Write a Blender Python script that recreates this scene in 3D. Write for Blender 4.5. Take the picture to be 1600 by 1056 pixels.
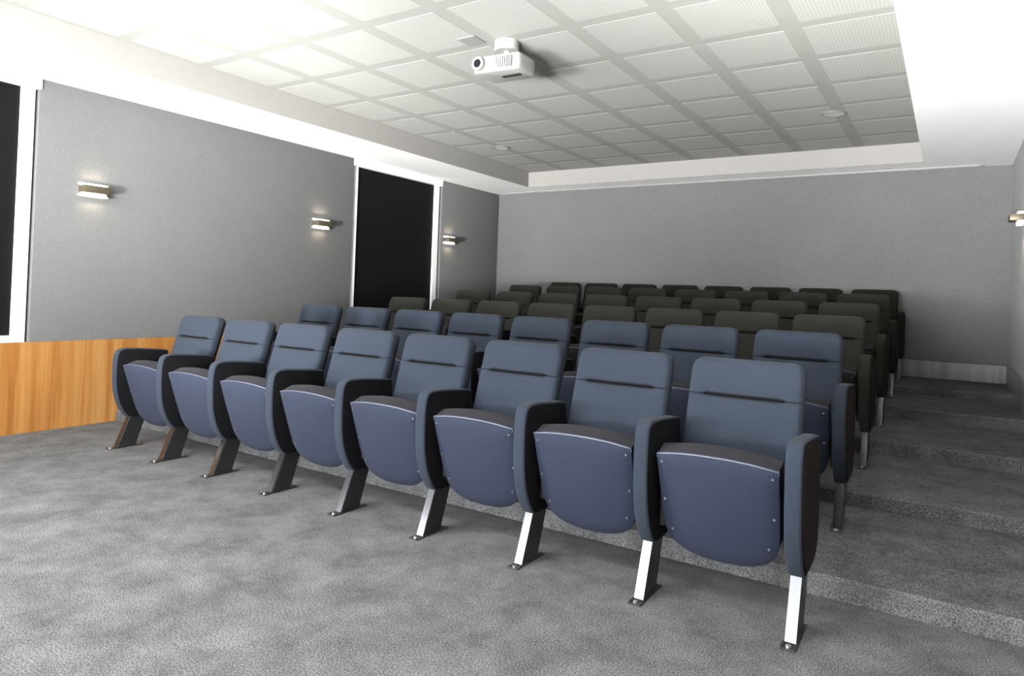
import bpy, bmesh, math, random
from mathutils import Vector, Matrix
random.seed(7)
for o in list(bpy.data.objects): bpy.data.objects.remove(o)
scn = bpy.context.scene
COL = scn.collection

# ------------------------------------------------------------------ camera
CAM = Vector((4.9236, -2.5496, 1.185))
YAW, PITCH, ROLL, FPX, SY = -0.5731, 0.0140, 0.0354, 1064.0, -83.93
F = Vector((math.sin(YAW)*math.cos(PITCH), math.cos(YAW)*math.cos(PITCH), math.sin(PITCH)))
R = Vector((math.cos(YAW), -math.sin(YAW), 0)); U = R.cross(F)
R2 = R*math.cos(ROLL) + U*math.sin(ROLL); U2 = U*math.cos(ROLL) - R*math.sin(ROLL)
cd = bpy.data.cameras.new('camera'); cam = bpy.data.objects.new('camera', cd); COL.objects.link(cam)
cam.matrix_world = Matrix(((R2.x, U2.x, -F.x, CAM.x), (R2.y, U2.y, -F.y, CAM.y), (R2.z, U2.z, -F.z, CAM.z), (0, 0, 0, 1)))
cd.sensor_fit = 'HORIZONTAL'; cd.sensor_width = 36; cd.lens = FPX/1600*36; cd.shift_y = SY/1600
cd.clip_start = 0.05
scn.camera = cam

# ------------------------------------------------------------------ world, light, exposure
w = bpy.data.worlds.new('world'); scn.world = w; w.use_nodes = True
w.node_tree.nodes['Background'].inputs[0].default_value = (0.80, 0.88, 1.0, 1)
w.node_tree.nodes['Background'].inputs[1].default_value = 1.0
def area(name, loc, target, sx, sy, power, color=(1, 1, 1), spread=180):
    l = bpy.data.lights.new(name, 'AREA'); l.shape = 'RECTANGLE'; l.size = sx; l.size_y = sy
    l.energy = power; l.color = color; l.spread = math.radians(spread)
    o = bpy.data.objects.new(name, l); COL.objects.link(o); o.location = loc
    o.rotation_euler = (Vector(target)-Vector(loc)).to_track_quat('-Z', 'Y').to_euler()
    return o
area('window_daylight_front', (1.10, -5.47, 1.60), (1.1, 0, 1.60), 2.1, 1.9, 62, (0.93, 0.96, 1.0))
area('window_daylight_front_right', (3.25, -5.47, 1.60), (3.25, 0, 1.60), 2.1, 1.9, 18, (0.93, 0.96, 1.0))
area('window_daylight_left', (-1.02, -4.52, 0.95), (2.0, -3.6, 1.10), 1.55, 1.05, 135, (0.95, 0.97, 1.0))
area('overhead_fill', (1.2, -2.3, 2.88), (1.2, -1.7, 0), 2.8, 0.5, 105, (1.0, 0.98, 0.95))  # added overhead fill without a fitting, lifts floor and treads above the risers
area('ceiling_fill', (2.9, -4.3, 0.90), (2.9, -2.2, 5.0), 2.6, 0.8, 205, (1.0, 0.99, 0.97))  # added unseen fill aimed upward to brighten the ceiling, no lamp body
area('soffit_fill_right', (4.4, -4.6, 0.7), (5.1, 2.4, 4.2), 0.8, 0.4, 75, (1.0, 0.99, 0.97), 55)  # added narrow fill that whitens the right soffit, unseen source
area('soffit_fill_left', (2.2, -4.8, 0.6), (-0.6, 5.0, 3.9), 0.8, 0.4, 40, (1.0, 0.99, 0.97), 45)  # added narrow fill towards the far left soffit, unseen source
vs = scn.view_settings
scn.display_settings.display_device = 'sRGB'
vs.view_transform = 'Standard'; vs.look = 'None'; vs.gamma = 1; vs.use_curve_mapping = False
vs.exposure = 2.0

# ------------------------------------------------------------------ materials
def mat(name, col, rough=0.6, metal=0.0, spec=0.5, emit=None, sheen=0.0):
    m = bpy.data.materials.new(name); m.use_nodes = True
    b = m.node_tree.nodes['Principled BSDF']
    b.inputs['Base Color'].default_value = (*col, 1); b.inputs['Roughness'].default_value = rough
    b.inputs['Metallic'].default_value = metal; b.inputs['Specular IOR Level'].default_value = spec
    if sheen: b.inputs['Sheen Weight'].default_value = sheen
    if emit:
        b.inputs['Emission Color'].default_value = (*emit[0], 1); b.inputs['Emission Strength'].default_value = emit[1]
    return m
def nodes(m): return m.node_tree.nodes, m.node_tree.links, m.node_tree.nodes['Principled BSDF']
def fabric(name, c1, c2, scale, rough=0.9, bump=0.25, sheen=0.2, blotch=0.0, bscale=2.0, stretch=(1, 1, 1), bdist=0.002):
    m = mat(name, c1, rough, spec=0.10, sheen=sheen); n, l, b = nodes(m)
    tc = n.new('ShaderNodeTexCoord'); mp = n.new('ShaderNodeMapping'); mp.inputs['Scale'].default_value = stretch
    l.new(tc.outputs['Object'], mp.inputs[0])
    nz = n.new('ShaderNodeTexNoise'); nz.inputs['Scale'].default_value = scale; nz.inputs['Detail'].default_value = 4
    nz.inputs['Roughness'].default_value = 0.65
    l.new(mp.outputs[0], nz.inputs['Vector'])
    cr = n.new('ShaderNodeValToRGB'); cr.color_ramp.elements[0].position = 0.35; cr.color_ramp.elements[1].position = 0.65
    cr.color_ramp.elements[0].color = (*c2, 1); cr.color_ramp.elements[1].color = (*c1, 1)
    l.new(nz.outputs['Fac'], cr.inputs[0]); out = cr.outputs[0]
    if blotch:
        n2 = n.new('ShaderNodeTexNoise'); n2.inputs['Scale'].default_value = bscale; n2.inputs['Detail'].default_value = 9; n2.inputs['Roughness'].default_value = 0.72
        n2.inputs['Distortion'].default_value = 0.15
        l.new(tc.outputs['Object'], n2.inputs['Vector'])
        r2 = n.new('ShaderNodeMapRange'); r2.inputs[1].default_value = 0.3; r2.inputs[2].default_value = 0.7
        r2.inputs[3].default_value = 1-blotch; r2.inputs[4].default_value = 1+blotch
        l.new(n2.outputs['Fac'], r2.inputs[0])
        mx = n.new('ShaderNodeVectorMath'); mx.operation = 'SCALE'
        l.new(out, mx.inputs[0]); l.new(r2.outputs[0], mx.inputs['Scale']); out = mx.outputs[0]
    l.new(out, b.inputs['Base Color'])
    bp = n.new('ShaderNodeBump'); bp.inputs['Strength'].default_value = bump; bp.inputs['Distance'].default_value = bdist
    l.new(nz.outputs['Fac'], bp.inputs['Height']); l.new(bp.outputs[0], b.inputs['Normal'])
    return m
def wood(name, c1, c2, c3, spec=0.4, rough=0.35):
    m = mat(name, c1, rough, spec=spec); n, l, b = nodes(m)
    tc = n.new('ShaderNodeTexCoord'); mp = n.new('ShaderNodeMapping'); mp.inputs['Scale'].default_value = (8, 8, 0.32)
    l.new(tc.outputs['Object'], mp.inputs[0])
    nz = n.new('ShaderNodeTexNoise'); nz.inputs['Scale'].default_value = 1.6; nz.inputs['Detail'].default_value = 8
    nz.inputs['Roughness'].default_value = 0.6; nz.inputs['Distortion'].default_value = 0.35
    l.new(mp.outputs[0], nz.inputs['Vector'])
    cr = n.new('ShaderNodeValToRGB'); e = cr.color_ramp.elements
    e[0].position = 0.32; e[0].color = (*c2, 1); e[1].position = 0.7; e[1].color = (*c3, 1)
    k = cr.color_ramp.elements.new(0.5); k.color = (*c1, 1)
    l.new(nz.outputs['Fac'], cr.inputs[0])
    mp2 = n.new('ShaderNodeMapping'); mp2.inputs['Scale'].default_value = (90, 90, 2.0); l.new(tc.outputs['Object'], mp2.inputs[0])
    n2 = n.new('ShaderNodeTexNoise'); n2.inputs['Scale'].default_value = 1.0; n2.inputs['Detail'].default_value = 3
    l.new(mp2.outputs[0], n2.inputs['Vector'])
    r2 = n.new('ShaderNodeMapRange'); r2.inputs[1].default_value = 0.3; r2.inputs[2].default_value = 0.7
    r2.inputs[3].default_value = 0.88; r2.inputs[4].default_value = 1.08; l.new(n2.outputs['Fac'], r2.inputs[0])
    mx = n.new('ShaderNodeVectorMath'); mx.operation = 'SCALE'
    l.new(cr.outputs[0], mx.inputs[0]); l.new(r2.outputs[0], mx.inputs['Scale'])
    l.new(mx.outputs[0], b.inputs['Base Color'])
    return m
M = {}
M['carpet'] = fabric('carpet', (0.132, 0.132, 0.132), (0.018, 0.018, 0.018), 170, 1.0, 0.6, 0.0, 0.42, 4.0, bdist=0.003)
M['wall_fabric'] = fabric('wall_fabric', (0.130, 0.130, 0.130), (0.106, 0.106, 0.106), 60, 0.95, 0.15, 0.1, 0.05, 1.2, (1, 1, 2.5))
M['wall_paint'] = fabric('wall_paint', (0.30, 0.30, 0.30), (0.27, 0.27, 0.27), 30, 0.9, 0.05, 0, 0.03)
M['white'] = fabric('white_plaster', (0.86, 0.86, 0.86), (0.84, 0.84, 0.84), 20, 0.8, 0.03, 0)
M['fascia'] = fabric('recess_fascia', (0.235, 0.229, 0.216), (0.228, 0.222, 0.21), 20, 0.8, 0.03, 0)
M['recess'] = fabric('recess_board', (0.254, 0.254, 0.237), (0.247, 0.247, 0.23), 20, 0.9, 0.03, 0)
M['frame_white'] = mat('frame_white', (0.88, 0.88, 0.88), 0.4)
M['blind'] = fabric('blackout_blind', (0.006, 0.006, 0.0065), (0.0045, 0.0045, 0.005), 120, 0.55, 0.1, 0)
M['wood'] = wood('wood_orange', (0.30, 0.135, 0.036), (0.22, 0.085, 0.018), (0.36, 0.195, 0.065))
M['wood_grey'] = wood('wood_grey', (0.17, 0.17, 0.17), (0.12, 0.12, 0.12), (0.24, 0.24, 0.24))
M['blue'] = fabric('slate_blue_cloth', (0.0165, 0.0216, 0.0308), (0.0120, 0.0160, 0.0233), 420, 0.9, 0.3, 0.03)
M['blue_shell'] = fabric('slate_blue_shell', (0.0150, 0.0188, 0.0325), (0.0118, 0.0150, 0.0262), 420, 0.8, 0.2, 0.02)
M['grey'] = fabric('charcoal_cloth', (0.016, 0.016, 0.013), (0.012, 0.012, 0.010), 420, 0.9, 0.3, 0.03)
M['grey_shell'] = fabric('charcoal_shell', (0.010, 0.010, 0.008), (0.008, 0.008, 0.0065), 420, 0.8, 0.2, 0.02)
M['piping'] = mat('piping', (0.045, 0.048, 0.065), 0.5)
M['arm_side'] = fabric('shaded_side_cloth', (0.005, 0.0052, 0.006), (0.0035, 0.0037, 0.0045), 420, 0.9, 0.2, 0.0)  # armrest cloth darkened on its side faces, shade put into the colour
M['back_plastic'] = mat('back_plastic', (0.012, 0.012, 0.014), 0.5)
M['brown'] = fabric('dark_brown_side', (0.012, 0.0065, 0.005), (0.008, 0.005, 0.004), 300, 0.8, 0.15, 0.0)
M['leg_dark'] = mat('leg_dark', (0.022, 0.022, 0.023), 0.35, 0.3)
M['steel'] = mat('steel', (0.11, 0.11, 0.115), 0.14, 1.0)
M['screw'] = mat('screw_steel', (0.8, 0.8, 0.8), 0.3, 1.0)
M['bronze'] = mat('bronze', (0.10, 0.085, 0.055), 0.45, 0.5)
M['lampglass'] = mat('lamp_glass', (0.9, 0.85, 0.75), 0.4, emit=((1.0, 0.90, 0.74), 0.5))
M['plastic_white'] = mat('plastic_white', (0.27, 0.27, 0.26), 0.45)
M['plate'] = mat('plate_grey', (0.20, 0.20, 0.19), 0.7)
M['seat_dark'] = fabric('dark_seat_cloth', (0.012, 0.012, 0.0145), (0.009, 0.009, 0.011), 420, 0.9, 0.3, 0.02)
M['seam_shade'] = mat('seam_tuck_shade', (0.003, 0.003, 0.004), 0.9, spec=0.05)  # backrest seam, near black to paint the shade inside the tuck
M['plastic_grey'] = mat('plastic_grey', (0.25, 0.25, 0.245), 0.5)
M['ring'] = mat('ring_dark', (0.12, 0.12, 0.11), 0.5)
M['speaker'] = mat('speaker_grille', (0.40, 0.40, 0.37), 0.8)
M['lens'] = mat('lens_black', (0.004, 0.004, 0.005), 0.08)
M['alu'] = mat('rail_white', (0.22, 0.22, 0.22), 0.5)
# perforated plaster panel: rows of fine slots running front to back
m = mat('perforated_panel', (0.6, 0.6, 0.57), 0.9); n, l, b = nodes(m)
tc = n.new('ShaderNodeTexCoord'); sp = n.new('ShaderNodeSeparateXYZ'); l.new(tc.outputs['Object'], sp.inputs[0])
def wave(src, pitch):
    a = n.new('ShaderNodeMath'); a.operation = 'MULTIPLY'; a.inputs[1].default_value = 2*math.pi/pitch; l.new(src, a.inputs[0])
    s = n.new('ShaderNodeMath'); s.operation = 'SINE'; l.new(a.outputs[0], s.inputs[0]); return s.outputs[0]
wx = wave(sp.outputs[0], 0.021)
cr = n.new('ShaderNodeMapRange'); cr.inputs[1].default_value = -0.2; cr.inputs[2].default_value = 0.6
l.new(wx, cr.inputs[0])
mix = n.new('ShaderNodeMix'); mix.data_type = 'RGBA'; mix.inputs[6].default_value = (0.275, 0.275, 0.257, 1); mix.inputs[7].default_value = (0.312, 0.312, 0.292, 1)
l.new(cr.outputs[0], mix.inputs[0]); l.new(mix.outputs[2], b.inputs['Base Color'])
M['perf'] = m

# ------------------------------------------------------------------ mesh helpers
def add_box(bm, lo, hi, mi=0, bev=0.0, seg=2):
    r = bmesh.ops.create_cube(bm, size=1)
    vs_ = r['verts']
    for v in vs_:
        v.co = Vector([lo[i] + (v.co[i]+0.5)*(hi[i]-lo[i]) for i in range(3)])
    fs = {f for v in vs_ for f in v.link_faces}
    for f in fs: f.material_index = mi
    if bev:
        es = list({e for v in vs_ for e in v.link_edges})
        bmesh.ops.bevel(bm, geom=es, offset=bev, segments=seg, profile=0.5, affect='EDGES')
def add_cyl(bm, c, axis, r, h, seg=20, mi=0, r2=None):
    q = Vector((0, 0, 1)).rotation_difference(Vector(axis).normalized()).to_matrix().to_4x4()
    rr = bmesh.ops.create_cone(bm, cap_ends=True, segments=seg, radius1=r, radius2=r if r2 is None else r2, depth=h,
                               matrix=Matrix.Translation(Vector(c)) @ q)
    for f in {f for v in rr['verts'] for f in v.link_faces}: f.material_index = mi
def add_prism(bm, outline, a0, a1, axis='x', mi=0, bev=0.0, seg=3):
    """outline: list of 2D points; extruded along axis from a0 to a1"""
    def P3(p, a): return (a, p[0], p[1]) if axis == 'x' else ((p[0], a, p[1]) if axis == 'y' else (p[0], p[1], a))
    A = [bm.verts.new(P3(p, a0)) for p in outline]; B = [bm.verts.new(P3(p, a1)) for p in outline]
    n_ = len(outline); fs = [bm.faces.new(A), bm.faces.new(B[::-1])]
    for i in range(n_): fs.append(bm.faces.new((A[i], B[i], B[(i+1) % n_], A[(i+1) % n_])))
    for f in fs: f.material_index = mi
    bmesh.ops.recalc_face_normals(bm, faces=fs)
    if bev:
        es = list(fs[0].edges) + list(fs[1].edges)
        bmesh.ops.bevel(bm, geom=es, offset=bev, segments=seg, profile=0.5, affect='EDGES')
def add_tube(bm, pts, r, seg=6, mi=0):
    rings = []
    for i, p in enumerate(pts):
        p = Vector(p); t = (Vector(pts[min(i+1, len(pts)-1)]) - Vector(pts[max(i-1, 0)])).normalized()
        a = t.orthogonal().normalized() if i == 0 else (prev - t*prev.dot(t)).normalized()
        prev = a; b_ = t.cross(a)
        rings.append([bm.verts.new(p + (a*math.cos(2*math.pi*k/seg) + b_*math.sin(2*math.pi*k/seg))*r) for k in range(seg)])
    for i in range(len(rings)-1):
        for k in range(seg):
            bm.faces.new((rings[i][k], rings[i][(k+1) % seg], rings[i+1][(k+1) % seg], rings[i+1][k])).material_index = mi
    bm.faces.new(rings[0][::-1]).material_index = mi; bm.faces.new(rings[-1]).material_index = mi
def smooth_outline(pts, n=3):
    for _ in range(n):
        q = []
        for i in range(len(pts)):
            a, b_ = pts[i], pts[(i+1) % len(pts)]
            q += [(a[0]*.75+b_[0]*.25, a[1]*.75+b_[1]*.25), (a[0]*.25+b_[0]*.75, a[1]*.25+b_[1]*.75)]
        pts = q
    return pts
def obj(name, bm, mats, parent=None, smooth=False):
    me = bpy.data.meshes.new(name)
    bmesh.ops.recalc_face_normals(bm, faces=bm.faces[:])
    if smooth:
        for f in bm.faces: f.smooth = True
    bm.to_mesh(me); bm.free()
    for m_ in (mats if isinstance(mats, (list, tuple)) else [mats]): me.materials.append(m_)
    if smooth:
        try: me.set_sharp_from_angle(angle=math.radians(40))
        except Exception: pass
    o = bpy.data.objects.new(name, me); COL.objects.link(o)
    if parent is not None: o.parent = parent
    return o
def boxobj(name, lo, hi, m_, parent=None, bev=0.0):
    bm = bmesh.new(); add_box(bm, lo, hi, 0, bev); return obj(name, bm, m_, parent, smooth=bev > 0)
def struct(o): o['kind'] = 'structure'; return o
def tag(o, label, cat, group=None):
    o['label'] = label; o['category'] = cat
    if group: o['group'] = group
    return o
def empty(name, loc, rz=0.0):
    o = bpy.data.objects.new(name, None); COL.objects.link(o); o.location = loc; o.rotation_euler = (0, 0, rz)
    o.empty_display_size = 0.1
    return o
def copy_tree(o, parent=None):
    c = o.copy(); COL.objects.link(c)
    if parent is not None: c.parent = parent
    for ch in o.children: copy_tree(ch, c)
    return c

# ------------------------------------------------------------------ room dimensions
XL, XW, YB, YF = -0.963, 5.428, 6.125, -5.5
ZS, ZR, XR, XRR, YR, YRF = 2.701, 2.907, -0.138, 4.650, 5.628, -4.2
ZW = 0.689
P = 0.56
HH = [0, 0.0915, 0.1745, 0.2721, 0.3681, 0.4371]
RS = 1.131; NY = 0.497
T = 0.15

# floor with five shallow carpeted steps
fl = struct(boxobj('floor', (XL-0.2, YF-0.2, -T), (XW+0.2, YB+0.2, 0), M['carpet']))
for k in range(5):
    y0 = NY + k*RS; y1 = NY + (k+1)*RS if k < 4 else YB
    bm = bmesh.new()
    add_prism(bm, [(y0, HH[k]), (y0-0.004, HH[k+1]-0.012), (y0+0.004, HH[k+1]), (YB, HH[k+1]), (YB, HH[k])], XL, XW, 'x')
    obj('carpet_step', bm, M['carpet'], fl)

# walls
bm = bmesh.new()
add_box(bm, (XL-0.25, -3.70, 0), (XL-0.07, YB+0.15, 3.1)); add_box(bm, (XL-0.25, YF-0.1, 0), (XL-0.07, -5.35, 3.1))
add_box(bm, (XL-0.25, -5.35, 0), (XL-0.07, -3.70, 0.40)); add_box(bm, (XL-0.25, -5.35, 1.50), (XL-0.07, -3.70, 3.1))
wl = struct(obj('wall_left', bm, M['wall_paint']))
def fabric_panel(y0, y1, z0, z1):
    return boxobj('fabric_panel', (XL-0.07, y0, z0), (XL, y1, z1), M['wall_fabric'], wl, 0.004)
fabric_panel(-3.70, -2.25, ZW, ZS+0.02)
fabric_panel(-0.176, 3.098, ZW, ZS+0.02)
fabric_panel(4.735, YB, ZW, ZS+0.02)
bl = struct(boxobj('baseboard_left', (XL-0.07, -3.70, 0), (XL+0.004, YB, ZW), M['wood']))
wb = struct(boxobj('wall_back', (XL-0.2, YB, 0), (XW+0.2, YB+0.15, 3.1), M['wall_fabric']))
bb = struct(boxobj('baseboard_back', (XL+0.004, YB-0.015, 0.4371), (XW-0.012, YB, 0.617), M['wood_grey']))
wr = struct(boxobj('wall_right', (XW, YF-0.1, 0), (XW+0.15, YB+0.15, 3.1), M['wall_fabric']))
br = struct(boxobj('baseboard_right', (XW-0.012, YF, 0.0), (XW, YB, 0.65), M['wood_grey']))

# front wall behind the camera: wide window that lets the daylight in
bm = bmesh.new()
WX0, WX1, WZ0, WZ1 = 0.05, 4.35, 0.62, 2.58
add_box(bm, (XL-0.2, YF-0.15, 0), (WX0, YF, 3.1)); add_box(bm, (WX1, YF-0.15, 0), (XW+0.2, YF, 3.1))
add_box(bm, (WX0, YF-0.15, 0), (WX1, YF, WZ0)); add_box(bm, (WX0, YF-0.15, WZ1), (WX1, YF, 3.1))
wf = struct(obj('wall_front', bm, M['wall_paint']))
bm = bmesh.new()
for lo, hi in (((WX0, WZ0), (WX1, WZ0+0.05)), ((WX0, WZ1-0.05), (WX1, WZ1)), ((WX0, WZ0), (WX0+0.05, WZ1)), ((WX1-0.05, WZ0), (WX1, WZ1)), ((2.175, WZ0), (2.225, WZ1))):
    add_box(bm, (lo[0], YF-0.12, lo[1]), (hi[0], YF-0.06, hi[1]))
struct(obj('window_3', bm, M['frame_white']))

# ceiling: white lowered border around a raised recess with perforated panels
bm = bmesh.new()
add_box(bm, (XL-0.2, YF-0.1, ZS), (XR, YB+0.1, 3.1)); add_box(bm, (XRR, YF-0.1, ZS), (XW+0.1, YB+0.1, 3.1))
add_box(bm, (XR, YR, ZS), (XRR, YB+0.1, 3.1)); add_box(bm, (XR, YF-0.1, ZS), (XRR, YRF, 3.1))
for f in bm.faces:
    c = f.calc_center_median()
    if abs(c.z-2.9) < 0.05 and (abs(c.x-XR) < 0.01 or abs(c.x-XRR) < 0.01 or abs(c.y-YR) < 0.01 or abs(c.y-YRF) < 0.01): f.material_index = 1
add_box(bm, (XR, YRF, ZR), (XRR, YR, 3.1), 2)
ce = struct(obj('ceiling', bm, [M['white'], M['fascia'], M['recess']]))
xb = [XR-0.0] + [0.44+0.602*i for i in range(7)] + [XRR+0.0]
yb = [YR+0.05] + [5.10-0.64*i for i in range(15)]
perf_cache = {}
for i in range(8):
    x0 = xb[i] + (0.055 if i else 0.06); x1 = xb[i+1] - (0.055 if i < 7 else 0.03)
    for j in range(14):
        y1 = yb[j] - 0.05 if j else YR-0.03; y0 = yb[j+1] + 0.05
        key = (round(x1-x0, 3), round(y1-y0, 3))
        if key not in perf_cache:
            b2 = bmesh.new(); add_box(b2, (-(x1-x0)/2, -(y1-y0)/2, -0.0012), ((x1-x0)/2, (y1-y0)/2, 0))
            o = obj('perforated_panel', b2, M['perf'], ce); perf_cache[key] = o
        else:
            o = perf_cache[key].copy(); COL.objects.link(o)
        o.location = ((x0+x1)/2, (y0+y1)/2, ZR)

# left wall windows with black blinds and white frames
def side_window(name, y0, y1, z0, z1, fw=0.064, sill=0.05):
    xf = XL-0.07
    bm = bmesh.new()
    add_box(bm, (xf, y0, z0), (xf+0.045, y0+fw, z1)); add_box(bm, (xf, y1-fw*1.4, z0), (xf+0.045, y1, z1))
    add_box(bm, (xf, y0+fw, z0), (xf+0.045, y1-fw*1.4, z0+sill)); 
    fr = struct(obj(name, bm, M['frame_white']))
    boxobj('valance', (xf, y0-0.03, z1-0.005), (XL+0.012, y1+0.03, ZS), M['frame_white'], fr)
    boxobj('blind', (xf, y0+fw, z0+sill), (xf+0.022, y1-fw*1.4, z1), M['blind'], fr)
    return fr
side_window('window_1', -2.22, -0.196, ZW, 2.625)
side_window('window_2', 3.118, 4.700, ZW, 2.625)

# ------------------------------------------------------------------ chairs
def back_yz(z):  # front surface of the backrest
    return 0.33 + (z-0.6)*(0.427-0.33)/(0.9375-0.6)
def cushion_back():
    bm = bmesh.new()
    z0, z1, hw, rad = 0.36, 0.9375, 0.234, 0.05
    zc = 0.785
    nu, us = 0, []
    us = sorted(set([round(-1+2*i/30, 4) for i in range(31)] + [-.99, -.97, .97, .99, -.945, .945]))
    zs_ = sorted(set([round(z0+(z1-z0)*i/22, 4) for i in range(23)] + [round(zc+d, 4) for d in (-.03, -.02, -.012, -.007, -.0035, 0, .0035, .007, .012, .02, .03)] + [z1-.004, z1-.010, z1-.018]))
    tk = 0.048
    grid = []
    for z in zs_:
        row = []
        # half width at this height (rounded top corners)
        h = hw
        if z > z1-rad: h = hw - rad + math.sqrt(max(0, rad*rad-(z-(z1-rad))**2))
        h += 0.004*(1-(z-z0)/(z1-z0))
        for u in us:
            x = u*h
            ed = min(h-abs(x), z1-z)           # distance to edge
            rr_ = 0.026
            roll = 0 if ed > rr_ else rr_ - math.sqrt(max(0, rr_*rr_-(rr_-ed)**2))
            bulge = 0.010*(1-u*u)
            win = 1/(1+math.exp((abs(u)-0.66)*30))
            dz = z-zc
            cr_ = win*(0.030*math.exp(-(dz/0.0065)**2) + 0.007*math.exp(-(dz/0.03)**2)) + 0.006*math.exp(-(dz/0.0035)**2)
            cr_ += 0.007*math.exp(-((abs(u)-0.62)/0.07)**2)*math.exp(-(dz/0.016)**2)
            y = back_yz(z) - bulge + roll + cr_
            row.append(bm.verts.new((x, y, z)))
        grid.append(row)
    for i in range(len(grid)-1):
        for j in range(len(us)-1):
            bm.faces.new((grid[i][j], grid[i][j+1], grid[i+1][j+1], grid[i+1][j]))
    # rear side
    edge = [grid[i][0] for i in range(len(grid))] + grid[-1][1:-1] + [grid[i][-1] for i in range(len(grid)-1, -1, -1)] + grid[0][1:-1][::-1]
    back = [bm.verts.new((v.co.x, back_yz(v.co.z)+tk, v.co.z)) for v in edge]
    n_ = len(edge)
    for i in range(n_): bm.faces.new((edge[i], edge[(i+1) % n_], back[(i+1) % n_], back[i]))
    bm.faces.new(back)
    return bm
def seam_bm():
    bm = bmesh.new()
    for us_, r in (((-0.70, 0.70), 0.0042), ((-0.985, -0.70), 0.0012), ((0.70, 0.985), 0.0012)):
        n_ = 16; pts = []
        for i in range(n_+1):
            u = us_[0]+(us_[1]-us_[0])*i/n_
            pts.append((u*0.235, back_yz(0.785)-0.010*(1-u*u)+(0.011 if r > 0.002 else 0.005)+0.004*abs(u)**8, 0.7855))
        add_tube(bm, pts, r, 6)
    return bm
def back_shell():
    bm = bmesh.new(); z0, z1, hw, rad = 0.33, 0.932, 0.229, 0.05
    ol = [(-hw, z0+0.03), (-hw+0.03, z0), (hw-0.03, z0), (hw, z0+0.03)]
    for k in range(7):
        a = math.pi/2*k/6; ol.append((hw-rad+rad*math.cos(a), z1-rad+rad*math.sin(a)))
    for k in range(7):
        a = math.pi/2+math.pi/2*k/6; ol.append((-hw+rad+rad*math.cos(a), z1-rad+rad*math.sin(a)))
    A = [bm.verts.new((x, back_yz(z)+0.046, z)) for x, z in ol]
    B = [bm.verts.new((x*0.985, back_yz(z)+0.074, z0+(z-z0)*0.995)) for x, z in ol]
    bm.faces.new(A); bm.faces.new(B[::-1]); n_ = len(ol)
    for i in range(n_): bm.faces.new((A[i], B[i], B[(i+1) % n_], A[(i+1) % n_]))
    return bm
# folded seat: s = 0 (top, the seat's front edge) .. 1 (bottom); returns outline (x, s)
SL = 0.43
def seat_pt(x, s, d):
    """d: distance behind the underside surface"""
    y = 0.000 + 0.135*s; z = 0.600 - 0.405*s
    nx = Vector((0, 0.405, 0.135)).normalized()
    bow = -0.022*(1-(x/0.24)**2)*math.sin(math.pi*min(1, max(0, s)))**0.7 - 0.016*(1-(x/0.24)**2)
    return Vector((x, y, z)) + nx*(d+bow)
def seat_outline(inset=0.0):
    hw = 0.226-inset; pts = []
    for i in range(17):                                         # top edge, arched
        u = -1+2*i/16; x = u*hw
        s = 0.035+inset*2 - 0.062*(1-abs(u)**2.2); pts.append((x, s))
    pts.insert(0, (-hw, 0.07+inset*2)); pts.append((hw, 0.07+inset*2))
    pts.append((hw*0.995, 0.3)); pts.append((hw*0.985, 0.5))
    for i in range(15):                                         # rounded bottom
        a = math.pi*i/14; pts.append((hw*0.975*math.copysign(abs(math.cos(a))**0.72, math.cos(a)), 0.66+(0.37-inset*2)*math.sin(a)**0.78))
    pts.append((-hw*0.985, 0.5)); pts.append((-hw*0.995, 0.3))
    return pts
def loft_plate(layers, cap0=True):
    bm = bmesh.new(); rings = []
    for ol, d, in layers: rings.append([bm.verts.new(seat_pt(x, s, d)) for x, s in ol])
    n_ = len(rings[0])
    for a, b_ in zip(rings, rings[1:]):
        for i in range(n_): bm.faces.new((a[i], b_[i], b_[(i+1) % n_], a[(i+1) % n_]))
    for ring, rev, (ol, d) in ((rings[0], False, layers[0]), (rings[-1], True, layers[-1])):
        # fill with concentric rings so that the bow is curved
        cx_, cs_ = 0.0, 0.48; cur = ring
        for t in (0.8, 0.55, 0.25):
            nr = [bm.verts.new(seat_pt(cx_+(x-cx_)*t, cs_+(s-cs_)*t, d)) for x, s in ol]
            for i in range(n_): bm.faces.new((cur[i], cur[(i+1) % n_], nr[(i+1) % n_], nr[i]))
            cur = nr
        bm.faces.new(cur)
    return bm
def seat_shell_bm():
    return loft_plate([(seat_outline(0.004), 0.0), (seat_outline(0.0), 0.003), (seat_outline(0.0), 0.018), (seat_outline(0.003), 0.022)])
def seat_cushion_bm():
    return loft_plate([(seat_outline(0.012), 0.018), (seat_outline(0.003), 0.026), (seat_outline(0.0), 0.045), (seat_outline(0.0), 0.085), (seat_outline(0.010), 0.108), (seat_outline(0.028), 0.120)])
def piping_bm():
    bm = bmesh.new(); ol = seat_outline(0.001)
    pts = [seat_pt(x, s, 0.004) for x, s in ol[0:19]]
    add_tube(bm, pts, 0.0032, 5); return bm
ARM = smooth_outline([(-0.024, 0.40), (-0.032, 0.52), (-0.030, 0.645), (-0.006, 0.704), (0.11, 0.702), (0.20, 0.694), (0.345, 0.682), (0.352, 0.66), (0.352, 0.30), (0.30, 0.225), (0.20, 0.205), (0.10, 0.205), (0.065, 0.215), (0.010, 0.29)], 2)
def arm_bm():
    bm = bmesh.new(); add_prism(bm, ARM, -0.030, 0.030, 'x', 0, 0.012, 4)
    bm.normal_update()
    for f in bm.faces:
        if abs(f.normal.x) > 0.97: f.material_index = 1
    return bm
def arm_side_bm(sx):
    bm = bmesh.new()
    cy, cz = 0.14, 0.45
    ol = [(cy+(y-cy)*0.90, cz+(z-cz)*0.92) for y, z in ARM]
    add_prism(bm, ol, sx*0.0295, sx*0.0335, 'x', 0); return bm
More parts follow.
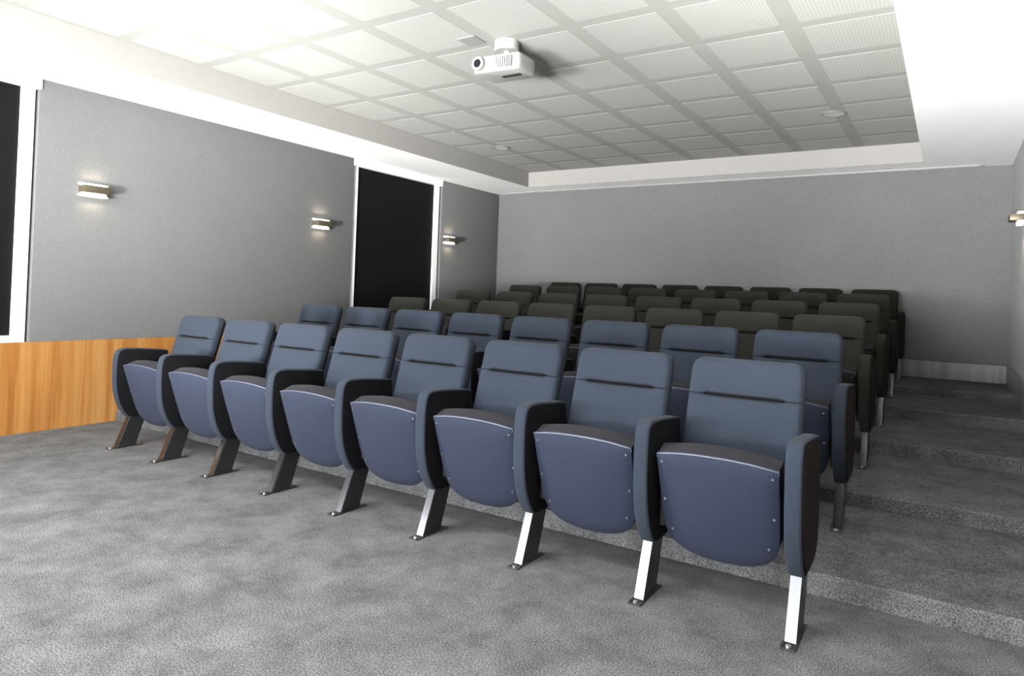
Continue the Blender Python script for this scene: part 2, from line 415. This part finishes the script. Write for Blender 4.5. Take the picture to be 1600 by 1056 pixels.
def leg_bm():
    # slanted flat blade: (y,z) side profile, dark sides and a bright front strip
    bm = bmesh.new(); h = 0.30
    add_prism(bm, [(0.004, 0.006), (0.004+0.088*h/0.229, h), (0.135+0.075*h/0.229, h), (0.135, 0.006)], -0.020, 0.020, 'x', 0, 0.002, 1)
    return bm
def leg_front_bm():
    bm = bmesh.new(); h = 0.235; k = 0.088/0.229
    add_prism(bm, [(0.000, 0.008), (k*h, h), (0.005+k*h, h), (0.005, 0.008)], -0.019, 0.019, 'x', 0)
    return bm
def foot_bm():
    bm = bmesh.new(); add_box(bm, (-0.026, -0.050, 0), (0.026, 0.185, 0.006), 0, 0.001, 1); return bm
def bolt_bm(y):
    bm = bmesh.new(); add_cyl(bm, (0, y, 0.009), (0, 0, 1), 0.009, 0.007, 8); return bm
def bracket_bm(sx):
    bm = bmesh.new()
    add_box(bm, (sx*0.030 if sx > 0 else -0.055, 0.12, 0.27), (0.055 if sx > 0 else -0.030, 0.20, 0.42), 0, 0.004, 1)
    add_cyl(bm, (sx*0.05, 0.16, 0.33), (1, 0, 0), 0.016, 0.03, 12)
    return bm
def screw_bm(x, s):
    bm = bmesh.new(); c = seat_pt(x, s, -0.001); add_cyl(bm, c, (0, -0.405, -0.135), 0.0048, 0.003, 8); return bm

def make_side(root, x, cloth, shell_m, outer=None):
    """one armrest with its leg, at local x"""
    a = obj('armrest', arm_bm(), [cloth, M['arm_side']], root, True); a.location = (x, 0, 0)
    if outer is not None:
        s_ = obj('side_panel', arm_side_bm(1), M['brown'], a, True)
    lg = obj('leg', leg_bm(), M['leg_dark'], root, True); lg.location = (x, 0, 0)
    s_ = obj('steel_strip', leg_front_bm(), M['steel'], lg)
    s_ = obj('foot_plate', foot_bm(), M['leg_dark'], lg)
    for yy in (-0.030, 0.165): obj('bolt', bolt_bm(yy), M['screw'], lg, True)
def make_chair(cloth, shell_m, both):
    root = empty('cinema_seat', (0, 0, 0))
    cx = P/2
    for nm, bm_, mm in (('backrest', cushion_back(), cloth), ('back_shell', back_shell(), M['back_plastic']),
                        ('seat', seat_cushion_bm(), M['seat_dark']), ('seat_underside', seat_shell_bm(), shell_m)):
        o = obj(nm, bm_, mm, root, True); o.location = (cx, 0, 0)
        if nm == 'backrest': obj('seam', seam_bm(), M['seam_shade'], o, True)
        if nm == 'seat':
            pp = obj('piping', piping_bm(), M['piping'], o, True)
        if nm == 'seat_underside':
            for sx in (-1, 1):
                for sv in (0.10, 0.48, 0.78): obj('screw', screw_bm(sx*(0.205 if sv < 0.7 else 0.182), sv), M['screw'], o)
    make_side(root, 0, cloth, shell_m)
    b_ = obj('hinge_bracket', bracket_bm(1), M['leg_dark'], root, True)
    b_ = obj('hinge_bracket', bracket_bm(-1), M['leg_dark'], root, True); b_.location = (P, 0, 0)
    if both: make_side(root, P, cloth, shell_m, True)
    return root
protos = {}
ROWY = [0, RS, 2*RS, 3*RS, 4*RS, 5.595]
rown = ['front row', 'second row', 'third row', 'fourth row', 'fifth row', 'last row against the grey back wall']
ordn = ['left end seat of the %s', 'second seat from the left in the %s', 'third seat from the left in the %s', 'fourth seat from the left in the %s',
        'fourth seat from the right in the %s', 'third seat from the right in the %s', 'second seat from the right in the %s', 'right end seat of the %s, beside the aisle']
for r_ in range(6):
    kind = 'blue' if r_ < 2 else 'grey'
    for i in range(8):
        key = (kind, i == 7)
        if key not in protos:
            protos[key] = make_chair(M[kind], M[kind+'_shell'], i == 7); o = protos[key]
        else:
            o = copy_tree(protos[key])
        o.location = (i*P, ROWY[r_], HH[r_])
        cname = 'slate blue' if kind == 'blue' else 'charcoal'
        lab = cname + ' folded cinema ' + (ordn[i] % rown[r_]).replace('left end seat', 'seat at the left end').replace('right end seat', 'seat at the right end')
        lab = lab.replace('cinema second seat', 'cinema seat, second').replace('cinema third seat', 'cinema seat, third').replace('cinema fourth seat', 'cinema seat, fourth')
        if len(lab.split()) > 16: lab = lab.replace('against the grey back wall', 'by the back wall').replace(', beside the aisle', '')
        tag(o, lab, 'seat', 'folding cinema seats in six rows')

# ------------------------------------------------------------------ wall lamps
def make_sconce():
    root = empty('wall_lamp', (0, 0, 0))                         # local: +x out of the wall, y along it
    bm = bmesh.new(); add_box(bm, (0, -0.098, -0.028), (0.105, 0.098, 0.026), 0, 0.003, 2)
    obj('metal_band', bm, M['bronze'], root, True)
    for s_ in (1, -1):
        bm = bmesh.new()
        hh = 0.024 if s_ > 0 else 0.034
        ol = [(-0.085, 0.0), (0.085, 0.0), (0.112, hh), (0.05, hh*1.12), (-0.05, hh*1.12), (-0.112, hh)]
        ol = [(a, s_*(0.022+b_)) for a, b_ in ol]
        add_prism(bm, ol, 0.004, 0.050, 'x', 0, 0.004, 2)
        obj('glass_shade', bm, M['lampglass'], root, True)
    boxobj('back_plate', (0, -0.07, -0.04), (0.005, 0.07, 0.04), M['bronze'], root)
    return root
sc = make_sconce(); sc.location = (XL, 0.225, 1.905)
tag(sc, 'lit bronze wall lamp on the left grey wall, nearest the white framed window edge', 'wall lamp', 'lit wall lamps')
for (y, z, lb) in ((2.60, 1.885, 'lit bronze wall lamp left of the black central window'), (4.885, 1.90, 'lit bronze wall lamp on the narrow wall strip right of the black window')):
    o = copy_tree(sc); o.location = (XL, y, z); o['label'] = lb
o = copy_tree(sc); o.location = (XW, 4.62, 1.98); o.rotation_euler = (0, 0, math.pi)
o['label'] = 'wall lamp on the right wall, cut off by the picture edge'
for (x, y, s_) in ((XL, 0.225, 1), (XL, 2.60, 1), (XL, 4.885, 1), (XW, 4.62, -1)):
    for dz in (0.085, -0.095):
        area('lamp_glow', (x+0.05*s_, y, 1.90+dz), (x+0.03*s_, y, 1.90+dz*6), 0.16, 0.04, 0.10, (1, 0.82, 0.6))

# ------------------------------------------------------------------ projector
pr = empty('projector', (2.33, 1.30, ZR), math.radians(0))
bm = bmesh.new(); add_cyl(bm, (0, 0, -0.035), (0, 0, 1), 0.085, 0.07, 32); obj('mount_plate', bm, M['plastic_white'], pr, True)
bm = bmesh.new(); add_cyl(bm, (0, 0, -0.09), (0, 0, 1), 0.022, 0.06, 16); add_box(bm, (-0.07, -0.05, -0.125), (0.07, 0.05, -0.112)); obj('mount_arm', bm, M['plastic_white'], pr, True)
bm = bmesh.new()
ol = smooth_outline([(-0.19, -0.10), (-0.16, -0.15), (-0.10, -0.135), (0.155, -0.115), (0.175, -0.09), (0.175, 0.10), (0.15, 0.12), (-0.16, 0.12), (-0.19, 0.10)], 2)
add_prism(bm, ol, -0.235, -0.122, 'z', 0, 0.016, 3)
pb = obj('body', bm, M['plastic_white'], pr, True)
bm = bmesh.new(); add_cyl(bm, (-0.125, -0.150, -0.178), (0, 1, 0), 0.046, 0.03, 28); obj('lens_ring', bm, M['plastic_grey'], pb, True)
bm = bmesh.new(); add_cyl(bm, (-0.125, -0.163, -0.178), (0, 1, 0), 0.028, 0.012, 28); obj('lens', bm, M['lens'], pb, True)
bm = bmesh.new()
for k in range(9): add_box(bm, (-0.02+k*0.017, -0.135, -0.215), (-0.012+k*0.017, -0.110, -0.145))
obj('vent', bm, M['plastic_grey'], pb)
bm = bmesh.new(); add_box(bm, (-0.02, -0.02, -0.242), (0.12, 0.01, -0.234)); obj('lower_latch', bm, M['leg_dark'], pb)
tag(pr, 'white ceiling projector with black round lens hanging from a round mount', 'projector')
o = tag(boxobj('cover_plate', (-0.07, -0.07, -0.006), (0.07, 0.07, 0.0), M['plate'], None), 'small pale grey square plate on the ceiling beside the projector', 'plate')
o.location = (2.13, 1.16, ZR-0.001)

# ------------------------------------------------------------------ round flush ceiling speakers
def ceiling_ring(x, y, lb):
    root = empty('ceiling_speaker', (x, y, ZR-0.003))
    bm = bmesh.new(); n_ = 36
    prof = [(0.088, 0), (0.088, -0.006), (0.103, -0.006), (0.105, 0)]
    rings = [[bm.verts.new((r*math.cos(2*math.pi*k/n_), r*math.sin(2*math.pi*k/n_), z)) for k in range(n_)] for r, z in prof]
    for a, b_ in zip(rings, rings[1:]+rings[:1]):
        for k in range(n_): bm.faces.new((a[k], a[(k+1) % n_], b_[(k+1) % n_], b_[k]))
    obj('rim', bm, M['ring'], root, True)
    bm = bmesh.new(); add_cyl(bm, (0, 0, -0.0015), (0, 0, 1), 0.088, 0.003, 36); obj('grille', bm, M['speaker'], root)
    tag(root, lb, 'ceiling speaker', 'round flush ceiling speakers')
ceiling_ring(0.425, 4.08, 'round flush ceiling speaker near the left edge of the ceiling recess')
ceiling_ring(4.00, 4.11, 'round flush ceiling speaker near the right edge of the ceiling recess')

# ------------------------------------------------------------------ curtain rail along the back wall
cr_ = empty('curtain_rail', (0, 6.0, ZS))
boxobj('track', (-0.78, -0.010, -0.014), (5.14, 0.010, 0), M['alu'], cr_)
boxobj('end_cap', (5.14, -0.014, -0.018), (5.18, 0.014, 0), M['ring'], cr_)
tag(cr_, 'thin white curtain rail on the white ceiling border along the back wall', 'rail')
